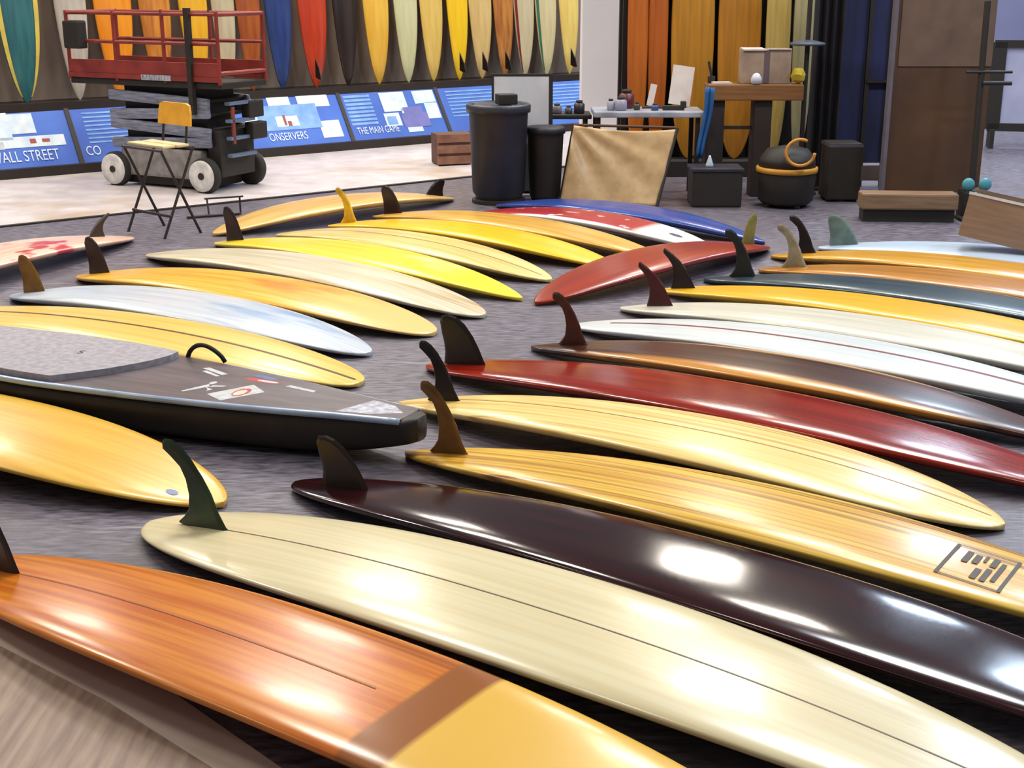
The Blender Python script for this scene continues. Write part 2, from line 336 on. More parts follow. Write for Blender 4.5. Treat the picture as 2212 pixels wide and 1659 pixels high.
# boxed logo on the balsa board
t, q = ROOT['R11']; m_ink = mat('dark_ink', (60, 40, 26), .5)
lg = BM()
def ql(x0, x1, y0, y1, n=6):
    for i in range(n):
        xa = x0 + (x1-x0)*i/n; xb = x0 + (x1-x0)*(i+1)/n
        lg.faces.new([lg.verts.new((x, y, top_z(x, y, q) + .003)) for x, y in ((xa, y0), (xb, y0), (xb, y1), (xa, y1))])
ql(2.27, 2.282, -.15, .10, 1); ql(2.466, 2.478, -.15, .10, 1); ql(2.27, 2.478, -.153, -.147); ql(2.27, 2.478, .097, .103)
for (a, c, e, f) in ((2.315, 2.335, -.02, .07), (2.345, 2.365, -.01, .06), (2.375, 2.385, .02, .07), (2.37, 2.39, -.12, -.04), (2.40, 2.418, -.12, -.02), (2.40, 2.42, .0, .07), (2.43, 2.445, -.1, .05)):
    ql(a, c, e, f, 1)
obj('logo', lg, m_ink, t)
# blue sticker on the near-left board
t, q = ROOT['R15']; patch(t, q, 'sticker', [(2.885 + .028*math.cos(a*.7854), -.08 + .02*math.sin(a*.7854)) for a in range(8)], mat('blue_sticker', (112, 128, 176), .4))
# eye-like mark on the red-white board nose
t, q = ROOT['BR']; patch(t, q, 'mark', [(2.08 + .06*math.cos(a*.7854), -.02 + .03*math.sin(a*.7854)) for a in range(8)], mat('navy_mark', (44, 52, 86), .4))

# ------------------------------------------------------------------ black paddleboard (deck up)
sq = (3.3067, 0.6811, 2.212, 0.5993, 1.3593, 0.6325, 0.436)
t = thing('paddleboard', 'thick black paddleboard with grey deck pad, handle and stickers', 'paddleboard', (-3.3436, 6.6452, 0), -0.4532)
def hw(u):
    ww = max(.012, half(u, sq))
    return max(ww, .085 + .066*(1-u)/.12) if u > .88 else ww
bm = BM(); rings = []; nu, nv = 56, 24
for i in range(nu+1):
    u = 0.5 - 0.5*math.cos(math.pi*i/nu); ww = hw(u)*(1 - .5*max(0, (u-.985)/.015)**2)
    zb = 0.002 + 0.10*max(0, (u-.8)/.2)**2; ztp = .205
    ring = []
    for kk in range(nv):
        a = 2*math.pi*(kk+.5)/nv; c, s = math.cos(a), math.sin(a)
        y = abs(c)**(2/5.0)*(1 if c > 0 else -1); z = abs(s)**(2/4.5)*(1 if s > 0 else -1)
        ring.append(bm.verts.new((u*sq[0], y*ww*(1 if z > 0 else 1 - .18*abs(z)**2), (ztp+zb)/2 + z*(ztp-zb)/2)))
    rings.append(ring)
for i in range(nu):
    for kk in range(nv): bm.faces.new((rings[i][kk], rings[i][(kk+1) % nv], rings[i+1][(kk+1) % nv], rings[i+1][kk]))
bm.faces.new(rings[0]); bm.faces.new(rings[-1])
obj('hull', bm, mat('carbon_black', (50, 42, 36), .5, c2=(40, 33, 28)), t, True)
m_deck = mat('deck_sheen_grey', (112, 100, 104), .35, c2=(90, 79, 82), scale=(1, 6, 1), ns=3, coat=.2)  # black deck lightened: reflected light put into the colour
dk = [(u*sq[0], hw(u)*.955) for u in [i/60 for i in range(2, 60)]]
bm = BM(); prism(bm, [Vector((x, y, .2035)) for x, y in dk] + [Vector((x, -y, .2035)) for x, y in dk[::-1]], (0, 0, .002)); obj('deck', bm, m_deck, t)
m_rail_shine = mat('rail_highlight', (176, 196, 222), .25, c2=(150, 170, 200), coat=.5)  # whitish-blue highlight along the rails, painted as thin strips
bm = BM(); path(bm, [(u*sq[0], -hw(u) + .008, .198) for u in [i/60 for i in range(8, 60)]], .015); obj('rail_highlight_strip', bm, m_rail_shine, t, True)
bm = BM(); path(bm, [(u*sq[0], hw(u) - .008, .199) for u in [i/60 for i in range(38, 60)]], .007); obj('rail_highlight_strip', bm, m_rail_shine, t, True)
pad = []
for i in range(25):
    x = .15 + 1.55*i/24; pad.append((x, half(x/sq[0], sq)*.90))
edge = [(1.83, .27), (1.84, .2), (1.82, .1), (1.79, .02), (1.73, -.10), (1.66, -.2), (1.58, -.30)]
low = [(x, -half(x/sq[0], sq)*.90) for x in [1.5 - 1.35*i/24 for i in range(25)]]
bm = BM(); prism(bm, [Vector((x, y, .2056)) for x, y in pad + edge + low], (0, 0, .03)); obj('deck_pad', bm, mat('grey_pad', (170, 164, 170), .75, c2=(148, 142, 150), ns=30, bump=.2), t)
text('pad_print', 'S', .07, mat('pad_ink', (84, 78, 82), .7), t, Matrix.Translation((1.42, .03, .2362)) @ Matrix.Rotation(R(20), 4, 'Z'))
bm = BM(); path(bm, [(1.86 + .22*i/14, .30 - .02*math.sin(i/14*math.pi), .205 + .075*math.sin(i/14*math.pi)**.7) for i in range(15)], .011); obj('handle', bm, mat('webbing', (36, 30, 30), .7), t, True)
def stick(pts, m, z=.2062):
    bm = BM(); bm.faces.new([bm.verts.new((x, y, z)) for x, y in pts]); return obj('sticker', bm, m, t)
m_sw = mat('sticker_white', (204, 206, 206), .5, c2=(180, 180, 182), ns=30); m_sr = mat('sticker_red', (190, 60, 62), .4); m_sb = mat('sticker_blue', (96, 116, 168), .4)
stick([(2.32, -.14), (2.43, -.19), (2.53, -.01), (2.42, .06)], m_sw)
stick([(2.44 + .035*math.cos(a*.785), -.055 + .06*math.sin(a*.785)) for a in range(8)], m_sr, .2068)
stick([(2.44 + .024*math.cos(a*.785), -.065 + .045*math.sin(a*.785)) for a in range(8)], mat('sticker_cream', (226, 206, 182), .4), .2074)
stick([(2.42 + .10*math.cos(a*.785), .125 + .025*math.sin(a*.785)) for a in range(8)], m_sr)
stick([(2.45 + .06*math.cos(a*.785), .125 + .014*math.sin(a*.785)) for a in range(8)], m_sw, .2068)
stick([(2.33, .17), (2.45, .15), (2.47, .18), (2.36, .20)], m_sb)
stick([(2.56, .10), (2.72, .08), (2.72, .105), (2.57, .125)], m_sw)
# white running figure: head, body, limbs
stick([(2.24 + .016*math.cos(a*.785), .005 + .022*math.sin(a*.785)) for a in range(8)], m_sw)
stick([(2.235, -.02), (2.265, -.03), (2.235, -.10), (2.2, -.16), (2.19, -.15), (2.21, -.09)], m_sw)
stick([(2.25, -.03), (2.32, -.005), (2.32, -.02), (2.26, -.055)], m_sw)
stick([(2.25, -.06), (2.30, -.075), (2.29, -.11), (2.28, -.085)], m_sw)
stick([(2.05, .17), (2.20, .12), (2.215, .145), (2.07, .195)], m_sw); stick([(2.08, .13), (2.19, .09), (2.20, .105), (2.09, .15)], m_sw)
stick([(2.95, -.10), (3.02, .10), (3.14, .07), (3.22, .0), (3.10, -.07)], mat('sticker_pale', (200, 206, 214), .4, c2=(150, 140, 160), ns=40))

# ------------------------------------------------------------------ slanted blue display panels below the leaning boards
t = thing('display_bench', 'long slanted bench of blue information panels with dark rails', 'display', WA, wh)
m_rail = mat('dark_rail', (46, 36, 30), .5); m_blue = mat('panel_blue', (62, 112, 212), .45, c2=(52, 96, 196), ns=2)
bm = BM(); box(bm, (2.35, .02, .05), (11.2, .09, .10)); obj('bottom_rail', bm, m_rail, t)
bm = BM(); box(bm, (2.55, .45, .655), (11.6, .10, .09)); obj('top_rail', bm, m_rail, t)
bm = BM(); box(bm, (2.55, .72, .66), (11.6, .46, .05)); obj('shelf', bm, m_rail, t)
y0, z0, y1, z1 = .05, .09, .41, .63
sl = math.atan2(z1-z0, y1-y0); LEN = math.hypot(y1-y0, z1-z0)
def pm(s, v, lift=.004):  # matrix: panel plane, s along, v up the slope
    return Matrix.Translation((s, y0 + math.cos(sl)*v - math.sin(sl)*lift, z0 + math.sin(sl)*v + math.cos(sl)*lift)) @ Matrix.Rotation(sl, 4, 'X')
seps = [-2.6, -.75, .86, 2.5, 4.12, 5.52, 6.95, 8.1]
m_pw = mat('print_white', (232, 242, 248), .5, c2=(206, 226, 246), ns=9); m_pl = mat('print_light', (140, 184, 236), .5, c2=(112, 160, 226), ns=9)
m_pv = mat('print_violet', (120, 122, 200), .5); m_pr = mat('print_red', (176, 80, 60), .5)
for i in range(len(seps)-1):
    a, b_ = seps[i] + .02, seps[i+1] - .02
    bm = BM(); prism(bm, [pm(a, 0, 0) @ Vector(), pm(b_, 0, 0) @ Vector(), pm(b_, LEN, 0) @ Vector(), pm(a, LEN, 0) @ Vector()], (0, .02, -.02))
    pn = obj('panel', bm, m_blue, t)
    bm = BM(); prism(bm, [pm(b_, 0, .01) @ Vector(), pm(b_ + .05, 0, .01) @ Vector(), pm(b_ + .05, LEN, .01) @ Vector(), pm(b_, LEN, .01) @ Vector()], (0, .02, -.02)); obj('divider', bm, m_rail, t)
    def pq(rects, m, lift):
        bm = BM()
        for (s0, s1, v0, v1) in rects: bm.faces.new([bm.verts.new(pm(a + x*(b_-a), y*LEN, lift) @ Vector()) for x, y in ((s0, v0), (s1, v0), (s1, v1), (s0, v1))])
        obj('print', bm, m, pn)
    if i in (0, 2, 5, 6):
        pq([(.08, .92, .35 + .075*j, .38 + .075*j) for j in range(8)], m_pl, .004)
    if i == 1:
        pq([(.52, .62, .5, .98), (.3, .95, .36, .55), (.62, .78, .6, .95), (.0, .55, .35, .48)], m_pw, .004); pq([(.1, .5, .42, .75), (.0, .3, .6, .9)], m_pl, .0045); pq([(.72, .76, .42, .50), (.80, .85, .43, .49)], m_pr, .005)
    if i == 3:
        pq([(.20, .30, .48, .98), (.42, .60, .82, .99), (.66, .92, .75, .98), (.78, .95, .12, .46)], m_pw, .004); pq([(.30, .80, .33, .82)], m_pl, .0042); pq([(.44, .62, .40, .60)], m_pw, .005); pq([(.50, .52, .42, .62), (.53, .56, .4, .5)], m_pr, .0055); pq([(.05, .14, .3, .6)], m_pl, .004)
    if i == 4:
        pq([(.03, .30, .32 + .08*j, .37 + .08*j) for j in range(8)], m_pl, .004); pq([(.40, .66, .55, .95), (.38, .54, .25, .52), (.58, .74, .10, .6), (.75, .98, .68, .95), (.84, .98, .35, .7)], m_pw, .004); pq([(.56, .84, .20, .50), (.6, .8, .5, .62)], m_pv, .0045); pq([(.40, .50, .28, .45)], m_pl, .005)
    if i == 1: text('lettering', 'WALL STREET', .175, m_pw, pn, pm(-.04, .075, .008) @ Matrix.Diagonal((.64, 1, 1, 1)))
    if i == 2: text('lettering', 'CO', .15, m_pw, pn, pm(a + .06, .09, .006) @ Matrix.Diagonal((.7, 1, 1, 1)))
    if i == 3: text('lettering', 'ONSERVERS', .14, m_pw, pn, pm(3.06, .085, .006) @ Matrix.Diagonal((.66, 1, 1, 1)))
    if i == 4: text('lettering', 'THE MAIN GAME', .13, m_pw, pn, pm(a + .08, .085, .006) @ Matrix.Diagonal((.60, 1, 1, 1)))

# ------------------------------------------------------------------ boards leaning on the back wall
def stand_mesh(Lh, W, t_=0.06, pn=2.0, qn=.62, pt=2.0, qt=.6):
    bm = BM(); rings = []; nu, nv = 36, 16; q = (Lh, W, pt, qt, pn, qn, .5)
    for i in range(nu+1):
        u = 0.5 - 0.5*math.cos(math.pi*i/nu); ww = half(u, q); tt = .014 + (t_-.014)*(1-abs(2*u-1)**3)
        ring = []
        for kk in range(nv):
            a = 2*math.pi*(kk+.5)/nv; c, s = math.cos(a), math.sin(a)
            ring.append(bm.verts.new((abs(c)**.7*(1 if c > 0 else -1)*ww, abs(s)**.8*(1 if s > 0 else -1)*tt/2 + .06*abs(2*u-1)**2.5, u*Lh)))
        rings.append(ring)
    for i in range(nu):
        for kk in range(nv): bm.faces.new((rings[i][kk], rings[i][(kk+1) % nv], rings[i+1][(kk+1) % nv], rings[i+1][kk]))
    bm.faces.new(rings[0]); bm.faces.new(rings[-1])
    return fin_mesh(bm, 'hull')
WB = [ # s, width, label, colour, colour2, overlay
 (.50, .44, 'teal surfboard with broad yellow edges at the far left of the wall', (54, 110, 112), (40, 90, 96), (('ay2',),)),
 (1.06, .34, 'grey-white surfboard on the wall beside the teal one', (196, 186, 172), (170, 158, 146), ()),
 (1.52, .42, 'orange surfboard on the wall seen through the lift railing, left of two', (240, 152, 30), (226, 130, 20), ()),
 (1.99, .36, 'amber surfboard with brown blotches seen through the lift railing', (214, 140, 50), (170, 96, 36), ()),
 (2.44, .34, 'yellow surfboard on the wall behind the lift railing', (232, 176, 40), (220, 158, 30), ()),
 (2.80, .28, 'pale stone surfboard on the wall behind the lift mast', (196, 182, 150), (176, 160, 128), ()),
 (3.11, .30, 'rust brown surfboard at the right end of the lift railing', (168, 88, 36), (140, 66, 26), ()),
 (3.49, .34, 'navy blue surfboard leaning on the wall', (44, 66, 122), (34, 52, 100), ()),
 (3.94, .38, 'orange red surfboard leaning beside the navy one', (190, 62, 28), (172, 50, 22), ()),
 (4.38, .32, 'black-brown surfboard leaning on the wall', (46, 34, 30), (36, 26, 24), ()),
 (4.82, .36, 'golden yellow surfboard leaning right of the black-brown one', (238, 190, 74), (226, 172, 54), ()),
 (5.25, .34, 'pale sage surfboard leaning on the wall', (208, 206, 160), (196, 194, 146), ()),
 (5.63, .34, 'straw coloured surfboard leaning between sage and bright yellow', (226, 192, 104), (214, 176, 82), ()),
 (6.03, .32, 'bright yellow surfboard with a pointed lower end on the wall', (248, 204, 36), (240, 192, 26), ()),
 (6.39, .36, 'sand coloured surfboard leaning right of the bright yellow one', (220, 190, 126), (204, 170, 104), ()),
 (6.76, .32, 'brown and orange surfboard leaning on the wall with a dark fin', (196, 132, 60), (150, 84, 40), ()),
 (7.10, .34, 'pale surfboard with a dark red edge on the wall', (210, 194, 156), (196, 180, 140), ()),
 (7.47, .36, 'pale surfboard with a green edge above the white framed board', (222, 206, 156), (206, 190, 140), ()),
 (7.87, .34, 'yellow-cream surfboard leaning next to the white pillar', (240, 210, 118), (226, 192, 96), ()),
]
m_edge = {1.06: None}
for s, W_, lab, c, c2, ov in WB:
    W_ *= 1.02
    p = WA + WD*(s + .06) + WN*.60 + Vector((0, 0, .692))
    t = thing('leaning_surfboard', lab, 'surfboard', p, wh, 'surfboards leaning on the back wall')
    e = W_*.36
    over = ()
    if 'teal' in lab and 'yellow' in lab: over = (('ay', e*.72, e*.8, (222, 196, 84)),)
    if 'dark red edge' in lab: over = (('y', 9, 10, c),)
    m = mat('wallboard_%d' % int(s*100), c, .3, c2=c2, scale=(8, 8, .8), ns=2, coat=.3)
    if 'teal' in lab and 'yellow' in lab:
        m = mat('wallboard_teal_edge', c, .3, c2=c2, scale=(8, 8, .8), ns=2, coat=.3)
    me = stand_mesh(2.3, W_); hl = link('hull', me, m, t, True); hl.rotation_euler = (R(-6.0), 0, 0)
    def edge(mm, side):
        q = (2.3, W_, 2.0, .6, 2.0, .62, .5); bm = BM(); prev = None
        for i in range(1, 40):
            u = i/40; x = side*half(u, q)*.86; wd = half(u, q)*.22
            tt = .014 + .046*(1-abs(2*u-1)**3); yy = -tt/2 - .004 + .06*abs(2*u-1)**2.5
            v = [bm.verts.new((x - wd/2, yy + .004, u*2.3)), bm.verts.new((x + wd/2, yy + .010, u*2.3))] if side > 0 else [bm.verts.new((x - wd/2, yy + .010, u*2.3)), bm.verts.new((x + wd/2, yy + .004, u*2.3))]
            if prev: bm.faces.new((prev[0], v[0], v[1], prev[1]))
            prev = v
        o = obj('coloured_edge', bm, mm, t); o.rotation_euler = (R(-6.0), 0, 0)
    if 'yellow edges' in lab: edge(mat('edge_yellow', (226, 200, 90), .35), -1); edge(mat('edge_yellow', (226, 200, 90), .35), 1)
    if 'dark red edge' in lab: edge(mat('edge_red', (132, 34, 34), .35), -1)
    if 'green edge' in lab: edge(mat('edge_green', (58, 116, 88), .35), -1)
    if s in (3.94, 6.03, 6.39, 6.76, 7.87):
        bm = BM(); prism(bm, [Vector((-.06, -.03, .12)), Vector((-.06, -.03, .34)), Vector((-.06, -.12, .22)), Vector((-.06, -.16, .10)), Vector((-.06, -.10, .10))], (.012, 0, 0))
        obj('fin', bm, finm('fin_dark', (40, 28, 24)), t)

# ------------------------------------------------------------------ rack of brown boards to the right of the pillar
RB = [(1.24, .20, 'orange-brown board standing in the rack nearest the white pillar', (196, 104, 28)), (1.44, .19, 'second orange-brown board in the rack from the pillar', (186, 94, 26)),
      (1.78, .42, 'broad golden board in the rack behind the white sheet', (196, 134, 36)), (2.24, .42, 'broad golden board in the rack behind the carton', (190, 126, 34)),
      (2.62, .24, 'narrow straw-yellow board in the rack behind the lamp pole', (206, 176, 96)), (2.87, .20, 'pale khaki board at the dark end of the rack', (186, 176, 130))]
for x, W_, lab, c in RB:
    t = thing('racked_board', lab, 'surfboard', (x*1.02, 13.75, .16), 0, 'boards standing in the rack')
    me = stand_mesh(2.7, W_*1.04, pt=2.6, qt=.5); hl = link('hull', me, mat('rackboard_%d' % int(x*100), c, .35, c2=tuple(v*.86 for v in c), scale=(10, 10, .6), ns=2, coat=.3), t, True); hl.rotation_euler = (R(-4), 0, 0)
t = thing('board_rack', 'low dark wooden rack carrying the brown boards', 'rack', (2.15, 13.75, 0))
bm = BM(); box(bm, (0, 0, .08), (2.1, .34, .15)); obj('base', bm, m_dark, t)
for i in range(7):
    bm = BM(); box(bm, (-1.0 + .333*i, .26, 1.3), (.05, .06, 2.6)); obj('post', bm, m_dark, t)

# ------------------------------------------------------------------ scissor lift
t = thing('scissor_lift', 'parked scissor lift with red platform rails and grey folded arms', 'lift', (-3.15, 13.02, 0), R(-28))
m_ch = mat('lift_grey', (148, 142, 140), .5, c2=(122, 116, 114), ns=12); m_arm = mat('lift_arm', (140, 144, 162), .4, c2=(100, 104, 120), scale=(2, 2, 14), ns=4)
m_blk = mat('lift_black', (40, 34, 28), .6); m_red = mat('lift_red', (146, 52, 40), .5, c2=(122, 40, 36)); m_rimw = mat('wheel_rim', (236, 232, 226), .5, c2=(206, 204, 200), ns=14); m_tyre = mat('tyre', (44, 40, 36), .8)
bm = BM(); box(bm, (-.05, 0, .25), (1.0, .64, .28), bev=.03); obj('chassis', bm, m_ch, t)
bm = BM(); box(bm, (-.05, 0, .08), (1.0, .5, .1)); obj('skirt', bm, m_blk, t)
bm = BM(); box(bm, (.55, 0, .36), (.16, .50, .44), bev=.02); obj('rear_box', bm, m_blk, t)
for wx in (-.60, .50):
    for sy in (-1, 1):
        wl = BM(); lathe(wl, [(.06, -.05), (.15, -.05), (.165, -.03), (.165, .03), (.15, .05), (.06, .05)], seg=28)
        o = obj('wheel', wl, m_tyre, t, True); o.location = (wx, sy*.335, .166); o.rotation_euler = (R(90), 0, 0)
        wr = BM(); lathe(wr, [(.001, .056), (.04, .057), (.10, .053), (.146, .060), (.150, .0), (.001, .0)], seg=28)
        r = obj('rim', wr, m_rimw, o, True); r.rotation_euler = (R(180) if sy > 0 else 0, 0, 0)
        hb = BM(); lathe(hb, [(.03, .05), (.034, .066), (.030, .072), (.001, .074)], seg=14); hh_ = obj('hub', hb, m_blk, o); hh_.rotation_euler = (R(180) if sy > 0 else 0, 0, 0)
for lv in range(4):
    z = .44 + .135*lv
    for sy in (-.29, .29):
        bm = BM(); box(bm, (-.05, sy, z), (1.22, .05, .10), ry=R(2.5 if lv % 2 else -2.5), bev=.02); obj('scissor_arm', bm, m_arm, t)
    for xx in (-.6, .5):
        bm = BM(); tube(bm, (xx, -.3, z), (xx, .3, z), .022); obj('pivot_pin', bm, m_blk, t)
bm = BM(); box(bm, (-.05, 0, .70), (1.0, .40, .60)); obj('hydraulic_core', bm, m_blk, t)
bm = BM(); box(bm, (-.18, 0, .99), (1.86, .66, .06), bev=.01); obj('platform', bm, m_blk, t)
for sy in (-1, 1):
    bm = BM(); box(bm, (-.18, sy*.33, 1.13), (1.86, .03, .12)); obj('toe_board', bm, m_red, t)
    bm = BM(); box(bm, (-.18, sy*.335, 1.045), (1.86, .03, .045)); obj('toe_board', bm, m_red, t)
    for z in (1.36, 1.62):
        bm = BM(); tube(bm, (-1.1, sy*.33, z), (.74, sy*.33, z), .017); obj('guard_rail', bm, m_red, t)
    for xx in (-1.1, -.5, .1, .74):
        bm = BM(); tube(bm, (xx, sy*.33, 1.0), (xx, sy*.33, 1.64), .018); obj('rail_post', bm, m_red, t)
for xx in (-1.1, .74):
    for z in (1.1, 1.62):
        bm = BM(); tube(bm, (xx, -.33, z), (xx, .33, z), .02); obj('end_rail', bm, m_red, t)
bm = BM(); box(bm, (.42, -.35, 1.2), (.05, .05, .95)); obj('mast', bm, m_blk, t)
bm = BM(); box(bm, (.0, -.353, 1.045), (.36, .006, .05)); obj('name_plate', bm, mat('plate', (190, 192, 200), .4, c2=(110, 114, 130), scale=(20, 1, 6), ns=4), t)
bm = BM(); box(bm, (-.95, -.38, 1.42), (.2, .12, .26), bev=.02); obj('control_box', bm, m_blk, t)
for kz in range(4):
    bm = BM(); box(bm, (.68, 0, .34 + .16*kz), (.06, .36, .03)); obj('step', bm, mat('step_blue', (110, 126, 150), .4), t)
bm = BM(); box(bm, (.70, -.13, .62), (.02, .035, .34)); obj('lever', bm, mat('lever_rust', (140, 64, 42), .5), t)
for zz, xx in ((.55, .70), (.75, .67)):
    bm = BM(); box(bm, (xx, .2, zz), (.1, .22, .16), bev=.015); obj('battery_box', bm, m_blk, t)

# ------------------------------------------------------------------ folding stool
t = thing('folding_chair', 'folding chair with yellow backrest, pale seat and thin crossed legs', 'chair', (-2.76, 10.485, 0), R(-41))
m_leg = mat('chair_leg', (46, 38, 38), .45); m_seat = mat('seat_cream', (238, 212, 160), .55); m_by = mat('back_yellow', (238, 178, 52), .5, c2=(224, 160, 40), ns=10)
for sx in (-.245, .245):
    bm = BM(); tube(bm, (sx, -.17, 0), (sx, .15, .68), .011); obj('leg', bm, m_leg, t)
    bm = BM(); tube(bm, (sx, .17, 0), (sx, -.15, .68), .011); obj('leg', bm, m_leg, t)
    bm = BM(); tube(bm, (sx*.62, .15, .66), (sx*.62, .19, .98), .010); obj('back_post', bm, m_leg, t)
bm = BM(); tube(bm, (-.26, -.10, .165), (.26, -.10, .165), .012); obj('stretcher', bm, m_leg, t)
bm = BM(); tube(bm, (-.26, .15, .67), (.26, .15, .67), .010); tube(bm, (-.26, -.15, .67), (.26, -.15, .67), .010); obj('seat_frame', bm, m_leg, t)
bm = BM(); box(bm, (0, -.065, .694), (.48, .11, .022), bev=.008); obj('seat', bm, m_seat, t)
bm = BM(); box(bm, (0, .065, .694), (.48, .11, .022), bev=.008); obj('seat', bm, m_seat, t)
bm = BM(); n = 12
pts = [(-.21, .83), (.21, .83), (.205, .93), (.19, .985), (.15, 1.0), (-.15, 1.0), (-.19, .985), (-.205, .93)]
prism(bm, [Vector((x, .155 + .1*(z-.8), z)) for x, z in pts], (0, .02, 0)); obj('backrest', bm, m_by, t)

# low metal stand on the floor behind the chair
t = thing('metal_stand', 'low thin black metal stand on floor beside tan surfboard', 'stand', (-2.55, 11.24, 0), R(25))
bm = BM(); tube(bm, (-.22, -.06, .014), (.22, -.06, .014), .012); obj('foot_bar', bm, m_leg, t)
bm = BM(); tube(bm, (-.05, .0, .15), (.28, .0, .15), .008); obj('top_bar', bm, m_leg, t)
for xx in (-.03, .25):
    bm = BM(); tube(bm, (xx, -.06 if xx < 0 else 0.0, 0), (xx, 0, .15), .008); obj('post', bm, m_leg, t)
bm = BM(); tube(bm, (.22, -.06, .014), (.25, 0, .008), .008); obj('foot_bar', bm, m_leg, t)

# ------------------------------------------------------------------ bins, white frame
m_bin = mat('bin_black', (44, 44, 54), .5, c2=(32, 30, 36), ns=3)
t = thing('trash_bin', 'tall black round bin with rim in front of the white framed board', 'bin', (-.12, 12.0, 0))
bm = BM(); lathe(bm, [(.20, .0), (.205, .05), (.235, .10), (.262, .80), (.27, .82)], seg=36); obj('body', bm, m_bin, t, True)
bm = BM(); lathe(bm, [(.262, .80), (.285, .80), (.288, .86), (.27, .875), (.25, .86), (.25, .80)], seg=36); obj('rim', bm, mat('bin_rim', (52, 56, 70), .4), t, True)
bm = BM(); lathe(bm, [(.215, 0), (.24, .0), (.24, .03), (.2, .04)], seg=36); obj('dolly', bm, m_blk, t)
bm = BM(); box(bm, (-.05, .0, .845), (.34, .36, .04), bev=.015); obj('bag_fold', bm, mat('bag', (58, 66, 92), .35), t)
bm = BM(); box(bm, (.07, -.08, .905), (.17, .14, .09), rz=.3, bev=.01); tag(obj('black_tool_box', bm, m_blk), 'small black tool box on top of the round bin', 'box')
bpy.context.scene.objects['black_tool_box'].location = (-.12, 12.0, .012)
t = thing('framed_board', 'white board in a thin dark frame leaning behind the bin', 'board', (.09, 12.40, 0))
bm = BM(); box(bm, (0, .0, .56), (.52, .025, 1.06), rx=R(-3)); obj('panel', bm, mat('white_board', (222, 222, 224), .5, c2=(200, 200, 206), ns=3), t)
for cx_, sz, cz in ((-.265, (.02, .035, 1.08), .56), (.265, (.035, .035, 1.08), .56)):
    bm = BM(); box(bm, (cx_, 0, cz), sz, rx=R(-3)); obj('frame', bm, m_blk, t)
for cz in (.03, 1.09):
    bm = BM(); box(bm, (0, (cz-.56)*.052, cz), (.56, .035, .02)); obj('frame', bm, m_blk, t)
t = thing('side_bin', 'narrow black bin between the framed board and tan canvas', 'bin', (.30, 12.13, 0))
bm = BM(); lathe(bm, [(.12, 0), (.14, .05), (.165, .60), (.17, .62)], seg=24); obj('body', bm, m_blk, t, True)
bm = BM(); lathe(bm, [(.165, .60), (.18, .60), (.18, .65), (.16, .66)], seg=24); obj('rim', bm, m_bin, t, True)

t = thing('brown_crate', 'small reddish brown slatted crate behind the round bin', 'crate', (-.66, 14.55, .006), R(20))
m_cr = mat('crate_brown', (150, 104, 84), .7, c2=(122, 80, 64), ns=6)
bm = BM(); box(bm, (0, 0, .17), (.36, .28, .32)); obj('body', bm, mat('crate_dark', (104, 72, 58), .7), t)
for kz in range(3):
    bm = BM(); box(bm, (0, -.15, .06 + .115*kz), (.40, .02, .085)); obj('slat', bm, m_cr, t)
    bm = BM(); box(bm, (.19, 0, .06 + .115*kz), (.02, .28, .085)); obj('slat', bm, m_cr, t)
# ------------------------------------------------------------------ work table with canvas
m_top = mat('table_grey', (176, 178, 190), .35, c2=(140, 144, 156), ns=5)
t = thing('work_table', 'grey work table crowded with tools behind the tan canvas', 'table', (1.18, 12.45, 0))
bm = BM(); box(bm, (.06, 0, .755), (1.0, .55, .05), bev=.01); obj('tabletop', bm, m_top, t)
for sx in (-.4, .5):
    for sy in (-.22, .22):
        bm = BM(); box(bm, (sx, sy, .365), (.04, .04, .73)); obj('leg', bm, m_blk, t)
t = thing('side_table', 'small dark tray table left of the grey work table', 'table', (.52, 12.75, 0))
bm = BM(); box(bm, (0, 0, .70), (.44, .4, .04), bev=.01); obj('tray', bm, m_blk, t)
for sx in (-.17, .17):
    for sy in (-.15, .15):
        bm = BM(); box(bm, (sx, sy, .34), (.03, .03, .68)); obj('leg', bm, m_blk, t)
# canvas sheet on a frame
t = thing('canvas_screen', 'crumpled tan canvas hung on a dark frame in front of table', 'screen', (0, 0, 0))
bm = BM(); nx, nz = 44, 30; vs = []
TL, TR, BL, BR_ = Vector((.55, 12.02, .68)), Vector((1.45, 11.92, .655)), Vector((.43, 11.92, .01)), Vector((1.27, 11.72, .01))
rr = random.Random(3)
for j in range(nz+1):
    v = j/nz; row = []
    for i in range(nx+1):
        u = i/nx; p = (TL*(1-u) + TR*u)*v + (BL*(1-u) + BR_*u)*(1-v)
        th = math.atan2(1.12 - v, u + .12)
        amp = 1.0
        f = .030*math.sin(15*th + 1.5*math.sin(3*u + 2*v))*math.exp(-1.6*u)*min(1, 3*(1-v) + .15) + .010*math.sin(8*u + 1.2*v) + .012*math.sin(5*v + 4*u)*(1-v)
        p = p + Vector((.0, -amp*f, 0)) + Vector((0, 0, -.03*math.sin(math.pi*u)*v**6))
        row.append(bm.verts.new(p))
    vs.append(row)
for j in range(nz):
    for i in range(nx): bm.faces.new((vs[j][i], vs[j][i+1], vs[j+1][i+1], vs[j+1][i]))
cv = obj('canvas', bm, mat('canvas_tan', (206, 174, 128), .32, c2=(190, 156, 112), ns=12), t, True)
sm = cv.modifiers.new('thickness', 'SOLIDIFY'); sm.thickness = .006; sm.offset = 1
bm = BM(); tube(bm, TR + Vector((.012, 0, .01)), BR_ + Vector((.012, .0, 0)), .014); obj('frame_leg', bm, m_blk, t)
bm = BM(); tube(bm, TL + Vector((.0, .03, .0)), BL + Vector((0, .045, 0)), .012); obj('frame_leg', bm, m_blk, t)
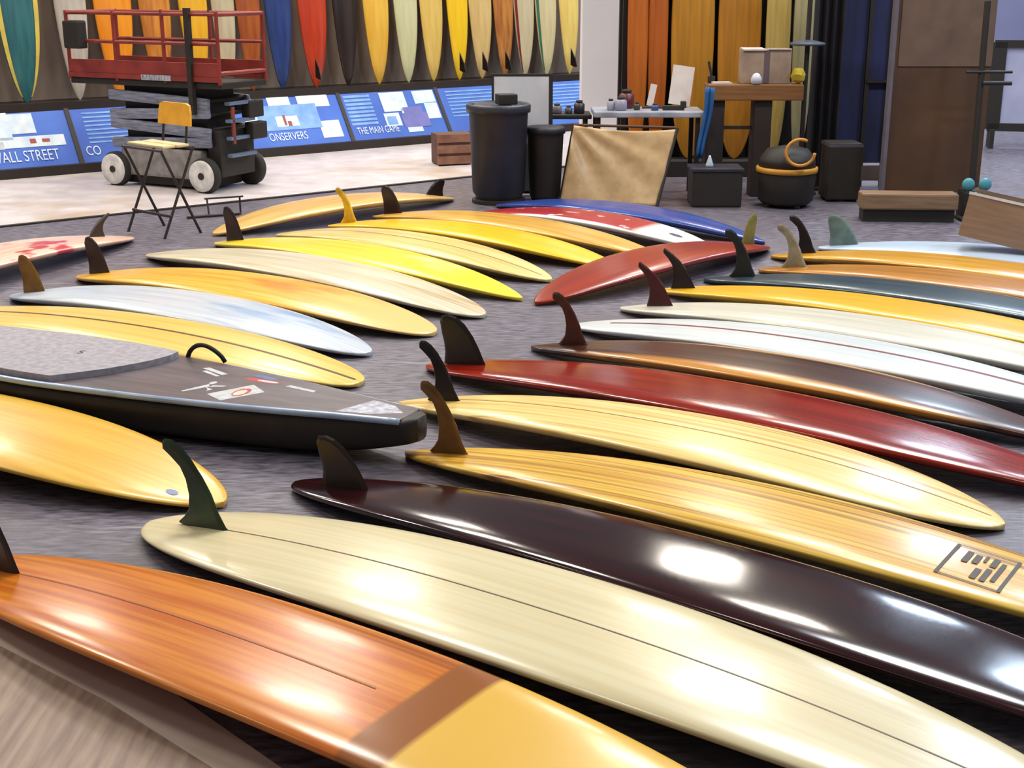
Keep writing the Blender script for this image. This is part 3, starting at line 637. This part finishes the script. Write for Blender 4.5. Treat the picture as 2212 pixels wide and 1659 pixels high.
bm = BM(); tube(bm, TL + Vector((0, .03, 0)), TR + Vector((0, .03, .01)), .012); obj('frame_bar', bm, mat('frame_wood', (86, 58, 34), .6), t)

# things on the tables
def single(name, bm, m, label, cat, group=None, smooth=False): return tag(obj(name, bm, m, None, smooth), label, cat, group)
def jar(x, y, z, r, hh, c, label, nm='jar'):
    t = thing(nm, label, nm.replace('_', ' '), (x, y, z))
    bm = BM(); lathe(bm, [(r*.9, 0), (r, .01), (r, hh*.72), (r*.6, hh*.82)], seg=18); obj('body', bm, mat('jar_%d_%d_%d' % c, c, .35), t, True)
    bm = BM(); lathe(bm, [(r*.62, hh*.80), (r*.62, hh), (r*.5, hh*1.01)], seg=18); obj('lid', bm, m_blk, t, True)
TZ = .7815
jar(.90, 12.36, TZ, .035, .10, (160, 160, 176), 'grey jar at the left end of the grey work table')
jar(.99, 12.34, TZ, .055, .12, (150, 150, 172), 'large lilac grey tub beside the red tin on work table', 'tub')
jar(1.06, 12.55, TZ, .07, .17, (96, 36, 40), 'dark red paint tin at the back of work table', 'tin')
jar(1.14, 12.38, TZ, .03, .07, (70, 60, 44), 'small brown pot in the middle of work table', 'pot')
jar(1.30, 12.34, TZ, .035, .06, (64, 78, 130), 'low blue pot on work table near the white sheet', 'pot')
jar(.42, 12.68, .7205, .045, .09, (120, 110, 118), 'mauve tub on the small dark tray table', 'tub')
jar(.53, 12.68, .7205, .035, .07, (80, 84, 96), 'grey pot in the middle of the dark tray table', 'pot')
jar(.63, 12.70, .7205, .05, .12, (44, 40, 42), 'black canister at the right of the dark tray table', 'canister')
bm = BM(); box(bm, (0, 0, .022), (.20, .05, .04), bev=.008); box(bm, (.09, 0, .05), (.05, .06, .06), bev=.008); o = single('hand_plane', bm, m_blk, 'black hand plane lying at front of the work table', 'tool'); o.location = (1.47, 12.36, TZ)
bm = BM(); box(bm, (0, 0, .01), (.16, .03, .02), bev=.004); tube(bm, (-.08, 0, .012), (-.18, 0, .012), .012); o = single('chisel', bm, mat('tool_wood', (70, 52, 36), .5), 'brown handled chisel lying behind the hand plane', 'tool'); o.location = (1.38, 12.52, TZ)
bm = BM(); box(bm, (0, 0, .18), (.20, .012, .36), rx=R(-14), ry=R(8)); o = single('white_sheet', bm, mat('paper_white', (220, 208, 202), .7, c2=(206, 192, 186)), 'white sheet propped upright on the right of work table', 'sheet'); o.location = (1.57, 12.62, TZ + .02)
bm = BM(); box(bm, (0, 0, .10), (.06, .012, .2), rx=R(-12), ry=R(12)); o = single('small_card', bm, MATS['paper_white'], 'small pale card leaning upright in the middle of work table', 'card'); o.location = (1.30, 12.64, TZ + .012)
# blue cloth draped over the right end of the work table
bm = BM(); rows = []
for j in range(13):
    v = j/12; z = 1.0 - .62*v; row = []
    for i in range(7):
        u = i/6; row.append(bm.verts.new((1.725 + .075*u*(1-.3*v) - .05*v + .012*math.sin(5*v), 12.13 - .02*math.sin(3*math.pi*u), z)))
    rows.append(row)
for j in range(12):
    for i in range(6): bm.faces.new((rows[j][i], rows[j][i+1], rows[j+1][i+1], rows[j+1][i]))
o = single('blue_cloth', bm, mat('cloth_blue', (40, 104, 164), .8, c2=(30, 82, 140)), 'blue cloth hanging at the right end of work table', 'cloth', smooth=True)
sm = o.modifiers.new('thickness', 'SOLIDIFY'); sm.thickness = .008

# ------------------------------------------------------------------ wooden trestle, carton, lamp
m_wd = mat('trestle_wood', (140, 94, 50), .6, c2=(120, 78, 40), scale=(1, 14, 14), ns=3)
t = thing('trestle', 'wooden trestle with thick beam and dark uprights before the rack', 'trestle', (2.2, 12.4, 0))
bm = BM(); box(bm, (0, 0, .945), (.86, .30, .14), bev=.01); obj('beam', bm, m_wd, t)
for sx in (-.35, .08):
    bm = BM(); box(bm, (sx, .0, .437), (.16, .22, .875), bev=.01); obj('upright', bm, mat('upright_dark', (44, 34, 30), .7), t)
bm = BM(); box(bm, (-.13, 0, .62), (.30, .03, .03)); obj('cross_bar', bm, MATS['upright_dark'], t)
t = thing('carton', 'worn beige carton on the trestle beam', 'carton', (2.30, 12.45, 1.016))
m_ct = mat('carton_beige', (164, 142, 122), .8, c2=(140, 118, 102), ns=5)
bm = BM(); box(bm, (0, .01, .15), (.44, .22, .30), bev=.006); obj('body', bm, m_ct, t)
bm = BM(); box(bm, (-.115, .0, .302), (.20, .23, .012), rx=R(2)); obj('flap', bm, mat('flap_pale', (200, 186, 176), .7), t)
bm = BM(); box(bm, (.115, .0, .302), (.20, .23, .012), rx=R(-2)); obj('flap', bm, MATS['flap_pale'], t)
bm = BM(); box(bm, (0, -.102, .15), (.05, .004, .29)); obj('tape', bm, mat('tape', (104, 88, 92), .5), t)
bm = BM(); lathe(bm, [(.03, 0), (.045, .01), (.05, .05), (.03, .09), (.01, .10)], seg=16); o = single('white_cup', bm, mat('cup', (214, 212, 222), .4), 'round pale cup standing before the carton on trestle', 'cup', smooth=True); o.location = (2.20, 12.287, 1.0165)
bm = BM(); box(bm, (0, 0, .008), (.16, .12, .016), rz=.1); o = single('paper_stack', bm, MATS['paper_white'], 'small paper stack at the left end of trestle', 'paper'); o.location = (1.90, 12.36, 1.0165)
bm = BM(); tube(bm, (0, 0, .0), (.0, 0, .06), .035); tube(bm, (0, 0, .06), (-.03, 0, .19), .012); o = single('drill', bm, m_blk, 'small dark drill standing at the corner of trestle', 'tool'); o.location = (1.82, 12.45, 1.0165)
t = thing('pole_lamp', 'dark pole with a flat grey disc shade beside the carton', 'lamp', (2.68, 12.46, 0))
bm = BM(); lathe(bm, [(.16, 0), (.16, .02), (.03, .035)], seg=24); obj('base', bm, m_blk, t, True)
bm = BM(); tube(bm, (0, 0, .03), (0, 0, 1.9), .022); obj('pole', bm, m_blk, t)
bm = BM(); lathe(bm, [(.03, 1.40), (.15, 1.375), (.165, 1.36), (.15, 1.35), (.03, 1.345)], seg=24); obj('disc_shade', bm, mat('disc_grey', (72, 80, 92), .5), t, True)
bm = BM(); lathe(bm, [(.01, -.07), (.05, -.05), (.06, .0), (.045, .05), (.01, .06)], seg=10)
for v in bm.verts: v.co += Vector((rr.uniform(-.012, .012), rr.uniform(-.012, .012), rr.uniform(-.01, .01)))
o = single('yellow_sponge', bm, mat('sponge_yellow', (206, 178, 48), .8), 'crumpled yellow sponge by the lamp pole at beam height', 'sponge'); o.location = (2.585, 12.33, 1.094)
# black bins and machine under the trestle
t = thing('black_crate', 'low black crate under the left end of the trestle', 'crate', (1.80, 11.85, 0))
bm = BM(); box(bm, (0, 0, .16), (.44, .34, .32), bev=.02); obj('body', bm, m_blk, t)
bm = BM(); box(bm, (0, 0, .325), (.46, .36, .03), bev=.008); obj('rim', bm, m_bin, t)
t = thing('shop_vacuum', 'black workshop vacuum with orange hose and yellow band', 'vacuum', (2.42, 11.78, 0))
bm = BM(); lathe(bm, [(.21, .03), (.24, .06), (.255, .30), (.25, .32)], seg=30); obj('tank', bm, m_blk, t, True)
bm = BM(); lathe(bm, [(.252, .30), (.268, .305), (.268, .345), (.252, .35)], seg=30); obj('band', bm, mat('band_yellow', (206, 146, 44), .5), t, True)
bm = BM(); lathe(bm, [(.25, .345), (.24, .42), (.18, .50), (.05, .53)], seg=30); obj('motor_head', bm, m_blk, t, True)
hs = [(.05 + .12*math.cos(a), -.235 - .01*a, .50 + .11*math.sin(a)) for a in [R(60 + 12*i) for i in range(26)]]
bm = BM(); path(bm, hs, .014); obj('hose', bm, mat('hose_orange', (206, 140, 48), .5), t, True)
for a in range(4):
    bm = BM(); lathe(bm, [(.02, 0), (.03, .005), (.03, .03), (.02, .04)], seg=10); o = obj('caster', bm, m_blk, t); o.location = (.18*math.cos(a*1.57+.4), .18*math.sin(a*1.57+.4), 0)
bm = BM(); lathe(bm, [(.034, 0), (.034, .02), (.012, .085), (.008, .10)], seg=14); o = single('bottle_tip', bm, mat('tip_white', (204, 216, 226), .3), 'small white cone nozzle on black crate', 'nozzle', smooth=True); o.location = (1.74, 11.80, .3405)

# ------------------------------------------------------------------ navy panels and brown board on a trolley
m_navy = mat('navy_cloth', (34, 40, 86), .7, c2=(26, 30, 58), scale=(6, 6, .6), ns=2)
t = thing('navy_screen', 'tall navy blue panel screen with black posts at the right', 'screen', (3.28, 12.95, 0))
for i, (xx, wd) in enumerate(((-.05, .26), (.20, .20))):
    bm = BM(); box(bm, (xx, .02, 1.40), (wd, .03, 2.35)); obj('panel', bm, m_navy, t)
for xx in (-.18, .085, .30):
    bm = BM(); box(bm, (xx, 0, 1.3), (.04, .06, 2.6)); obj('post', bm, m_blk, t)
bm = BM(); box(bm, (.06, -.02, .13), (.5, .05, .14)); obj('base_board', bm, mat('base_brown', (96, 78, 70), .7), t)
bm = BM(); box(bm, (.19, -.03, 1.0), (.22, .03, .03)); obj('cross_bar', bm, m_blk, t)
t = thing('black_curtain', 'tall black folded curtain between lamp pole and navy screen', 'curtain', (2.93, 12.75, 0))
bm = BM(); n = 24; fr = [Vector((-.13 + .27*i/n, -.05*math.sin(i*.9) , 0)) for i in range(n+1)]; bk = [Vector((-.13 + .27*i/n, .06, 0)) for i in range(n, -1, -1)]
prism(bm, fr + bk, (0, 0, 2.6)); obj('cloth', bm, mat('curtain_black', (34, 32, 42), .85), t)
bm = BM(); box(bm, (0, .0, .015), (.34, .22, .03)); obj('base', bm, m_blk, t)
t = thing('fibreboard_sheet', 'big brown fibreboard panel with grey edge standing at the right', 'panel', (3.68, 11.72, 0))
bm = BM(); box(bm, (0, .02, 1.02), (.84, .06, 1.78)); obj('board', bm, mat('fibreboard', (92, 62, 38), .7, c2=(74, 50, 32), ns=2), t)
bm = BM(); box(bm, (.02, -.012, 1.56), (.80, .012, .70)); obj('upper_sheet', bm, mat('fibre_light', (112, 88, 72), .7), t)
bm = BM(); box(bm, (-.432, -.0, 1.02), (.03, .09, 1.80)); obj('edge_strip', bm, mat('edge_grey', (108, 102, 112), .5), t)
bm = BM(); box(bm, (0, 0, .115), (.98, .16, .03)); obj('ledge', bm, mat('ledge_grey', (120, 106, 110), .6), t)
bm = BM(); box(bm, (0, .04, .05), (.9, .3, .1)); obj('foot', bm, m_blk, t)
t = thing('timber_block', 'long tan timber block lying at the foot of the brown panel', 'timber', (3.28, 11.02, 0), R(-4))
bm = BM(); box(bm, (0, 0, .17), (.78, .22, .13), bev=.015); obj('beam', bm, mat('timber_tan', (142, 112, 84), .65, c2=(122, 94, 70), scale=(1, 10, 10), ns=4), t)
bm = BM(); box(bm, (0, .01, .053), (.74, .18, .105)); obj('bearer', bm, m_blk, t)
t = thing('hand_truck', 'black upright hand truck with turquoise wheels against brown panel', 'hand truck', (3.89, 11.22, 0))
bm = BM(); tube(bm, (-.02, 0, .1), (.0, .12, 1.75), .026); obj('mast', bm, m_blk, t)
bm = BM(); tube(bm, (-.14, .06, 1.19), (.24, .06, 1.19), .012); obj('handle', bm, m_blk, t)
bm = BM(); tube(bm, (-.0, .05, 1.10), (.24, .05, 1.10), .018); obj('handle', bm, m_blk, t)
bm = BM(); box(bm, (-.02, -.03, .12), (.20, .2, .24), bev=.03); obj('foot_housing', bm, m_blk, t)
bm = BM(); box(bm, (-.02, -.16, .012), (.30, .2, .02)); obj('toe_plate', bm, m_blk, t)
for sx in (-.085, .055):
    bm = BM(); lathe(bm, [(.01, -.02), (.045, -.015), (.055, 0), (.045, .015), (.01, .02)], seg=18); o = obj('wheel', bm, mat('turquoise', (86, 156, 168), .4), t, True); o.location = (sx, -.10, .285); o.rotation_euler = (R(90), 0, 0)
t = thing('flight_case', 'black flight case standing in front of the black curtain', 'case', (2.98, 12.15, 0))
bm = BM(); box(bm, (0, 0, .27), (.30, .34, .50), bev=.012); obj('body', bm, m_blk, t)
bm = BM(); box(bm, (0, 0, .50), (.305, .345, .02)); obj('lid_band', bm, mat('case_grey', (84, 84, 96), .4), t)
for sx in (-.11, .11):
    bm = BM(); box(bm, (sx, -.1, .012), (.05, .06, .024)); obj('caster', bm, m_blk, t)
    bm = BM(); box(bm, (sx, .1, .012), (.05, .06, .024)); obj('caster', bm, m_blk, t)
# cardboard tray standing on the icy board
m_cb = mat('cardboard', (146, 122, 104), .8, c2=(128, 106, 90), scale=(1, 1, 12), ns=3)
t = thing('cardboard_box', 'tilted open cardboard tray with white edge at the right border', 'box', (3.27, 8.88, .214), R(-28))
bm = BM(); box(bm, (0, 0, .125), (.42, .012, .25), rx=R(-14)); obj('side', bm, m_cb, t)
bm = BM(); box(bm, (0, .26, .125), (.42, .012, .25), rx=R(-6)); obj('side', bm, m_cb, t)
bm = BM(); box(bm, (0, .12, .008), (.42, .26, .012)); obj('bottom', bm, m_cb, t)
for sx in (-.206, .206):
    bm = BM(); box(bm, (sx, .14, .12), (.012, .24, .22)); obj('end', bm, m_cb, t)
t.scale = (1.22, 1.0, 1.15); t.rotation_euler = (0, R(9), R(-28))
bm = BM(); box(bm, (0, .032, .25), (.43, .022, .016), rx=R(-14)); obj('edge_strip', bm, mat('edge_white', (214, 218, 226), .5), t)
# black framed sign far right
t = thing('framed_sign', 'black framed pale sign standing at the far right edge', 'sign', (6.1, 16.0, 0), R(-12))
bm = BM(); box(bm, (.02, .0, .72), (.72, .02, .86)); obj('panel', bm, mat('sign_pale', (178, 180, 204), .6, c2=(160, 160, 188), ns=2), t)
for cx_, sz in ((-.40, (.17, .06, 1.0)), (.43, (.10, .06, 1.0))):
    bm = BM(); box(bm, (cx_, 0, .72), sz); obj('frame', bm, m_blk, t)
for cz in (.24, 1.20):
    bm = BM(); box(bm, (.0, 0, cz), (.90, .06, .09)); obj('frame', bm, m_blk, t)
for sx in (-.4, .4):
    bm = BM(); box(bm, (sx, 0, .11), (.05, .3, .22)); obj('foot', bm, m_blk, t)
